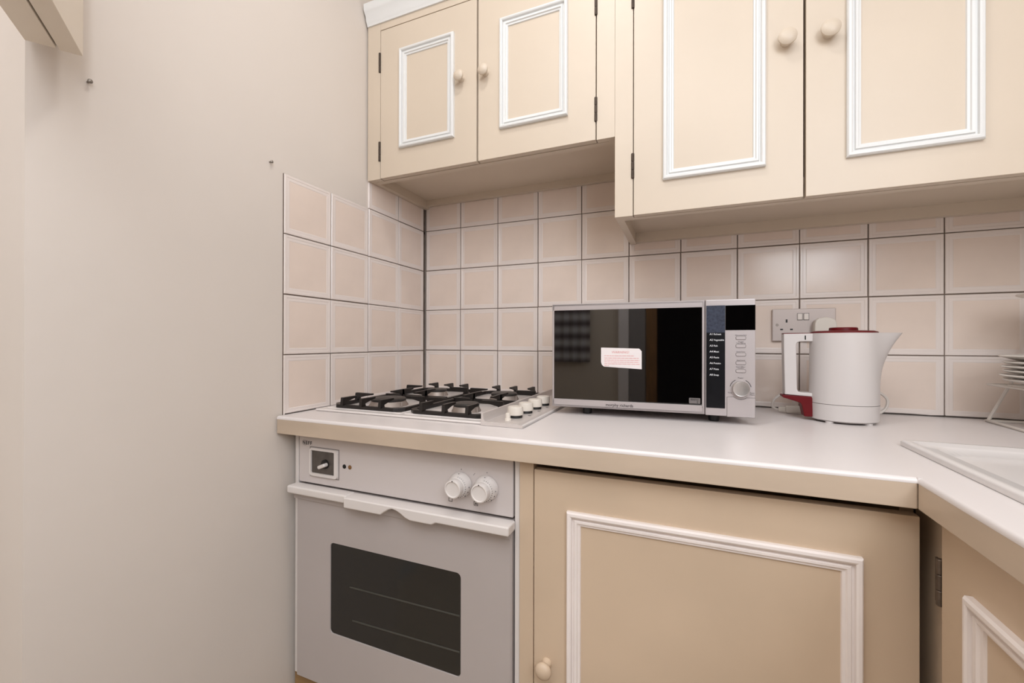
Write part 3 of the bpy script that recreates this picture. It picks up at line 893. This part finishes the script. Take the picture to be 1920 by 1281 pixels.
for z, lab in ((0.1909, ('Microwave/Grill',)), (0.1734, ('Weight/', 'Time Defrost')), (0.1547, ('Clock/Timer',)), (0.1361, ('Stop/Cancel',)), (0.1186, ('Start/+30Sec./', 'Confirm'))):
    b = nb(); prism(b, rrect(0.4160, 0.4346, z - 0.0033, z + 0.0033, 0.0022, 4), 1, -0.0016, 0.001, 0.0005, 1); bt = L_obj('button', b, M['silver'], cp)
    b = nb(); prism(b, rrect(0.4152, 0.4354, z - 0.0041, z + 0.0041, 0.0028, 4), 1, -0.0002, 0.001); L_obj('button_outline', b, M['ink_grey'], bt)
    for i, s in enumerate(reversed(lab)):
        text('lettering', s, 0.0034, (0.4253, -0.0003, z + 0.0050 + i * 0.0030), M['ink_dark'], cp, local=True)
b = nb(); lathe(b, [(0.0172, 0), (0.0168, 0.010), (0.0155, 0.0115), (0.0145, 0.0112), (0, 0.0105)], (0.4248, 0.0002, 0.0800), (0, -1, 0), 40); L_obj('dial', b, M['silver_dial'], cp)
b = nb()
for a0, a1 in ((12, 62), (118, 168)):
    pts = [(0.4248 + 0.0215 * math.cos(math.radians(a)), 0.080 + 0.0215 * math.sin(math.radians(a))) for a in range(a0, a1 + 1, 5)] + [(0.4248 + 0.0203 * math.cos(math.radians(a)), 0.080 + 0.0203 * math.sin(math.radians(a))) for a in range(a1, a0 - 1, -5)]
    prism(b, pts, 1, -0.0003, 0.001)
L_obj('dial_marks', b, M['ink_dark'], cp)
for s, x, z in (('Power', 0.4253, 0.1022), ('Time', 0.4040, 0.0690), ('Auto', 0.4475, 0.0700), ('Menu', 0.4475, 0.0660)):
    text('lettering', s, 0.0042, (x, -0.0003, z), M['ink_dark'], cp, local=True)
b = nb()
arc = [(0.4248 + 0.0215 * math.cos(math.radians(a)), 0.0805 + 0.0245 * math.sin(math.radians(a))) for a in range(232, 309, 8)]
prism(b, [(0.3985, 0.0600)] + [(x, z) for x, z in arc] + [(0.4530, 0.0600), (0.4530, 0.0178), (0.3985, 0.0178)], 1, -0.0015, 0.001, 0.0004, 1)
L_obj('door_release', b, M['silver'], cp)
b = nb(); prism(b, [(0.3978, 0.0608)] + [(x, z + 0.0009) for x, z in arc] + [(0.4536, 0.0608), (0.4536, 0.0172), (0.3978, 0.0172)], 1, -0.0003, 0.001); L_obj('release_outline', b, M['ink_grey'], cp)
for (x, y) in ((0.083, 0.040), (0.376, 0.040), (0.083, 0.25), (0.376, 0.25)):
    b = nb(); lathe(b, [(0.0105, 0), (0.0115, 0.002), (0.0115, H0 + 0.004)], (x, y, 0.0003), (0, 0, 1), 20); L_obj('foot', b, M['black'])

# ================================================================== kettle
KC = Vector((1.2525, -0.168, HW))
kt = thing('kettle', 'white jug kettle with red lid and red foot on the handle', 'kettle', KC)
segs = 64
def kring(z, a, bb, spout):
    out = []
    for k in range(segs):
        th = 2 * PI * k / segs
        c, s = math.cos(th), math.sin(th)
        wgt = max(0.0, c) ** 14
        r = 1.0
        x = a * c + spout * wgt
        y = bb * s * (1.0 - 0.0 * wgt)
        out.append((KC.x + x, KC.y + y, HW + z))
    return out
def spout_at(z):
    if z < 0.075: return 0.0
    t_ = (z - 0.075) / (0.203 - 0.075)
    return 0.043 * t_ ** 2.1
prof = [(0.004, 0.0600), (0.007, 0.0645), (0.0415, 0.0655), (0.0420, 0.0648), (0.0428, 0.0648), (0.0433, 0.0655)] + [(0.05 + 0.153 * i / 22, 0.0655 - 0.0012 * i / 22) for i in range(23)]
b = nb(); t = bmesh.new()
rings = [[t.verts.new(p) for p in kring(z, a, a * 0.86, spout_at(z))] for z, a in prof]
rings.append([t.verts.new(p) for p in kring(0.2035, 0.0620, 0.0620 * 0.86, 0.039)])
rings.append([t.verts.new(p) for p in kring(0.1960, 0.0610, 0.0610 * 0.86, 0.036)])
for a, c in zip(rings, rings[1:]):
    for k in range(segs):
        t.faces.new((a[k], a[(k + 1) % segs], c[(k + 1) % segs], c[k]))
t.faces.new(rings[0]); t.faces.new(rings[-1])
bmesh.ops.recalc_face_normals(t, faces=t.faces[:]); merge(b, t)
kb = obj('body', b, M['kettle'], kt, angle=50)
b = nb(); lathe(b, [(0.0652, 0.0421), (0.06545, 0.0424), (0.0652, 0.0427)], (KC.x, KC.y, HW), (0, 0, 1), 64, 1.0, 0.86); obj('seam', b, M['ink_grey'], kb)
b = nb()
for dx, dy in ((0.035, -0.035), (-0.035, -0.035), (0.035, 0.035), (-0.035, 0.035)):
    lathe(b, [(0.008, 0.0002), (0.008, 0.0045)], (KC.x + dx, KC.y + dy, HW), (0, 0, 1), 14)
obj('foot', b, M['kettle'], kt)
b = nb()
lathe(b, [(0.0615, 0.197), (0.0630, 0.2035), (0.0625, 0.2060), (0.0550, 0.2085), (0.0275, 0.2092), (0.0268, 0.2150), (0.0250, 0.2162), (0, 0.2165)], (KC.x, KC.y, HW), (0, 0, 1), 56, 1.0, 0.86)
obj('lid', b, M['red'], kt, label='red lid with a raised round button')
# handle
hx0, hx1 = 1.1330, 1.1960
b = nb()
hp = [(1.1325, 1.1120), (1.1970, 1.1130), (1.1970, 1.0940), (1.1650, 1.0935), (1.1600, 1.0915), (1.1580, 1.0870), (1.1600, 0.9810), (1.1625, 0.9755), (1.1700, 0.9738), (1.1970, 0.9735), (1.1970, 0.9640), (1.1800, 0.9655), (1.1345, 0.9680), (1.1350, 0.9720), (1.1325, 1.0900)]
prism(b, hp, 1, KC.y - 0.014, KC.y + 0.014, 0.004, 3)
hd = obj('handle', b, M['kettle'], kt, angle=40)
b = nb(); box(b, 1.1325, 1.1975, KC.y - 0.0125, KC.y + 0.0125, 1.1115, 1.1140, 0.001); obj('red_strip', b, M['red'], hd)
b = nb(); box(b, 1.1745, 1.1772, KC.y - 0.0147, KC.y - 0.0125, 1.0980, 1.1080, 0.0006); obj('switch_slot', b, M['black'], hd)
b = nb()
prism(b, [(1.1290, 0.9640), (1.1300, 0.9670), (1.1880, 0.9655), (1.1905, 0.9600), (1.1905, 0.9185), (1.1740, 0.9185), (1.1690, 0.9450), (1.1660, 0.9500), (1.1320, 0.9605)], 1, KC.y - 0.0155, KC.y + 0.0155, 0.0025, 2)
obj('handle_foot', b, M['red'], kt, label='red foot below the handle')

# ================================================================== socket, plug and lead
so = thing('double_socket', 'grey double wall socket with two rocker switches behind the kettle', 'socket', (1.21, 0.0, 1.139))
b = nb(); box(b, 1.1370, 1.2820, -0.0085, -0.0005, 1.0950, 1.1830, 0.0025, 3); pl = obj('plate', b, M['socket'], so)
for x in (1.2015, 1.2160):
    b = nb(); box(b, x - 0.0055, x + 0.0055, -0.0102, -0.0080, 1.1530, 1.1695, 0.0012); obj('switch', b, M['switch'], so)
    b = nb(); box(b, x - 0.0066, x + 0.0066, -0.0088, -0.0080, 1.1515, 1.1706); obj('switch_surround', b, M['ink_grey'], so)
b = nb(); box(b, 1.1688, 1.1730, -0.0089, -0.0080, 1.1460, 1.1545); box(b, 1.1560, 1.1625, -0.0089, -0.0080, 1.1252, 1.1290); box(b, 1.1790, 1.1855, -0.0089, -0.0080, 1.1252, 1.1290); obj('pin_hole', b, M['black'], so)
b = nb()
for x in (1.1490, 1.2700): lathe(b, [(0.0035, 0), (0.003, 0.0006), (0, 0.0006)], (x, -0.0085, 1.1395), (0, -1, 0), 14)
obj('fixing_screw', b, M['screw'], so)
ld = thing('kettle_lead', 'white mains lead with plug and connector lying behind the kettle', 'cable', (1.253, -0.02, 1.13))
b = nb()
pts = [(1.2290, 1.105), (1.2290, 1.1400), (1.2320, 1.1500), (1.2400, 1.1560), (1.2530, 1.1580), (1.2660, 1.1560), (1.2745, 1.1500), (1.2775, 1.1400), (1.2775, 1.105)]
prism(b, pts, 1, -0.034, -0.0092, 0.003, 3); obj('plug', b, M['ivory'], ld)
b = nb()
path = spline([(1.253, -0.03, 1.106), (1.262, -0.040, 1.06), (1.300, -0.050, 1.00), (1.352, -0.058, 0.972), (1.371, -0.060, 0.950), (1.358, -0.062, 0.922), (1.310, -0.068, 0.914), (1.27, -0.060, 0.930), (1.23, -0.045, 0.955), (1.195, -0.045, 0.9620), (1.158, -0.052, 0.9585), (1.133, -0.062, 0.940), (1.129, -0.070, 0.922), (1.142, -0.078, 0.9165), (1.158, -0.085, 0.9180)], 8)
tube(b, path, 0.0034, 8); obj('cord', b, M['cable'], ld)
b = nb()
mt = Matrix.Translation((1.172, -0.092, 0.9215)) @ Matrix.Rotation(math.radians(-14), 4, 'Z') @ Matrix.Rotation(math.radians(-3), 4, 'Y')
box(b, -0.0185, 0.016, -0.009, 0.009, -0.0085, 0.0085, 0.003, 2, mt); box(b, -0.034, -0.018, -0.0055, 0.0055, -0.0055, 0.0055, 0.002, 2, mt)
obj('connector', b, M['ivory'], ld)

# ================================================================== dish rack and plates
rk = thing('dish_rack', 'white wire dish rack with folding slanted legs at the right edge', 'rack', (1.66, -0.18, HW))
b = nb()
RL, RR2, RYB, RYF = 1.556, 1.785, -0.045, -0.330
wr = 0.0034
tube(b, [(RL, RYB, HW + wr), (RR2, RYB, HW + wr), (RR2, RYF, HW + wr), (RL - 0.012, RYF, HW + wr)], wr, 8, True)
obj('base_wire', b, M['wire'], rk)
for y in (RYB, RYF + 0.01):
    b = nb(); tube(b, [(RL + 0.003, y, HW + wr), (RL + 0.075, y, HW + 0.17), (RL + 0.12, y, HW + 0.285)], wr, 8); obj('leg', b, M['wire'], rk)
    b = nb(); tube(b, [(RR2 - 0.003, y - 0.006, HW + wr), (RR2 - 0.075, y - 0.006, HW + 0.17), (RR2 - 0.12, y - 0.006, HW + 0.285)], wr, 8); obj('leg', b, M['wire'], rk)
b = nb()
ZS = HW + 0.0885
tube(b, [(1.5440, RYB - 0.03, ZS), (1.5440, RYF, ZS), (RR2, RYF, ZS), (RR2, RYB - 0.03, ZS)], 0.0026, 8, True)
for q in range(9): tube(b, [(1.5500 + 0.026 * q, RYB - 0.03, ZS), (1.5500 + 0.026 * q, RYF, ZS)], 0.0016, 6)
obj('lower_shelf', b, M['wire'], rk)
b = nb()
ZU = HW + 0.262
tube(b, [(1.625, RYB, ZU), (1.625, RYF, ZU), (RR2, RYF, ZU), (RR2, RYB, ZU)], 0.0026, 8, True)
for q in range(6): tube(b, [(1.630 + 0.028 * q, RYB, ZU), (1.630 + 0.028 * q, RYF, ZU)], 0.0016, 6)
obj('upper_shelf', b, M['wire'], rk)
def plate_bm(r, h=0.016):
    bm = nb()
    lathe(bm, [(0, 0.0), (r * 0.55, 0.0), (r * 0.60, 0.002), (r * 0.97, h - 0.0042), (r, h - 0.0018), (r * 0.985, h), (r * 0.95, h - 0.0008), (r * 0.62, 0.005), (r * 0.55, 0.0035), (0, 0.0035)], (0, 0, 0), (0, 0, 1), 48)
    return bm
pb = plate_bm(0.112)
proto = None
zp = [ZS + 0.0030 + 0.0090 * q for q in range(5)]
names = ['bottom', 'second from the bottom', 'middle', 'second from the top of five equal plates', 'top of five equal plates']
plabels = ['white china plate lying lowest in the pile on the dish rack', 'white china plate second from the bottom of the pile on the dish rack', 'white china plate in the middle of the pile, third from the bottom', 'white china plate fourth from the bottom of the pile on the rack', 'white china plate fifth up, directly under the wide top plate']
for q, z in enumerate(zp):
    if proto is None:
        proto = obj('plate', pb, M['china'], at=(0, 0, 0)); o = proto
    else:
        o = proto.copy(); COL.objects.link(o)
    o.location = (1.634 + random.uniform(-.003, .003), -0.185 + random.uniform(-.003, .003), z)
    tag(o, plabels[q], 'plate', 'plates piled on the dish rack')
o = obj('plate', plate_bm(0.117, 0.020), M['china'], at=(0, 0, 0)); o.location = (1.636, -0.183, ZS + 0.0480)
tag(o, 'deeper white plate lying on top of the pile in the dish rack', 'plate', 'plates piled on the dish rack')
o = obj('plate', plate_bm(0.095, 0.018), M['china'], at=(0, 0, 0)); o.location = (1.645, -0.17, ZU + 0.003)
tag(o, 'white plate alone on the upper shelf of the dish rack', 'plate')

# ================================================================== screws in the left wall
for (y, z, lab) in ((-0.9778, 1.523, 'small grey screw in the bare left wall nearer the corner cupboard'), (-0.6448, 1.5211, 'small grey screw in the left wall just above the tiles')):
    b = nb()
    lathe(b, [(0.0018, -0.004), (0.0018, 0.006), (0.0034, 0.0066), (0.0036, 0.0085), (0.002, 0.0098), (0, 0.010)], (-0.006, y, z), (1, 0, 0), 16)
    o = obj('wall_screw', b, M['screw'], at=(-0.006, y, z)); tag(o, lab, 'screw')

# ================================================================== cupboard at the top left, turned about 55 degrees
wc = thing('wall_cupboard', 'cream cupboard jutting in at the top left corner, dark slot underneath', 'cupboard', (0.042, -1.003, 1.5375))
dv = Vector((0.82, -0.57, 0)).normalized()       # towards the viewer
nv = Vector((-0.57, -0.82, 0)).normalized()      # away from the seen face, towards the left strip of wall
def oblique(bm, s0, s1, t0, t1, z0, z1, bev=0.0012):
    A = Vector((0.042, -1.003, 0))
    mtx = Matrix(((dv.x, nv.x, 0, A.x), (dv.y, nv.y, 0, A.y), (0, 0, 1, 0), (0, 0, 0, 1)))
    box(bm, s0, s1, t0, t1, z0, z1, bev, 2, mtx)
b = nb(); oblique(b, 0.0, 0.46, 0.0, 0.026, 1.5375, 2.25); obj('door', b, M['cream_bounce'], wc)
b = nb(); oblique(b, 0.003, 0.46, 0.0285, 0.062, 1.5375, 2.25); obj('carcass', b, M['cream_bounce'], wc)
b = nb(); oblique(b, 0.006, 0.455, 0.0255, 0.029, 1.5450, 2.24, 0); obj('gap', b, M['dark'], wc)

# ================================================================== things behind the camera (seen only as dim reflections)
lp = thing('ceiling_lamp', 'round ceiling lamp with white metal ring and lit glass', 'lamp', (0.66, -0.88, ZC))
b = nb(); lathe(b, [(0.17, 0), (0.17, -0.03), (0.165, -0.035), (0.155, -0.035), (0.155, -0.001)], (0.66, -0.88, ZC - 0.0005), (0, 0, 1), 40); obj('ring', b, M['white_mould'], lp)
b = nb(); lathe(b, [(0.154, -0.034), (0.13, -0.05), (0.07, -0.062), (0, -0.066)], (0.66, -0.88, ZC - 0.0005), (0, 0, 1), 40); obj('lamp_glass', b, M['lamp'], lp)
tw = thing('towel', 'striped grey towel hanging behind the viewpoint, mirrored in the microwave door', 'towel', (0.20, YF + 0.03, 0.93))
b = nb(); t = bmesh.new()
nx, nz = 24, 12
g = [[t.verts.new((0.10 + 0.30 * i / nx, YF + 0.03 + 0.012 * math.sin(i * 1.1) * (1 - 0.4 * k / nz), 0.93 + 0.62 * k / nz)) for i in range(nx + 1)] for k in range(nz + 1)]
for k in range(nz):
    for i in range(nx):
        t.faces.new((g[k][i], g[k][i + 1], g[k + 1][i + 1], g[k + 1][i]))
bmesh.ops.solidify(t, geom=t.faces[:], thickness=0.006); merge(b, t)
obj('cloth', b, M['towel'], tw)
b = nb(); tube(b, [(0.085, YF + 0.028, 1.55), (0.42, YF + 0.028, 1.55)], 0.006, 10); obj('rail', b, M['steel'], tw)

bpy.context.view_layer.update()
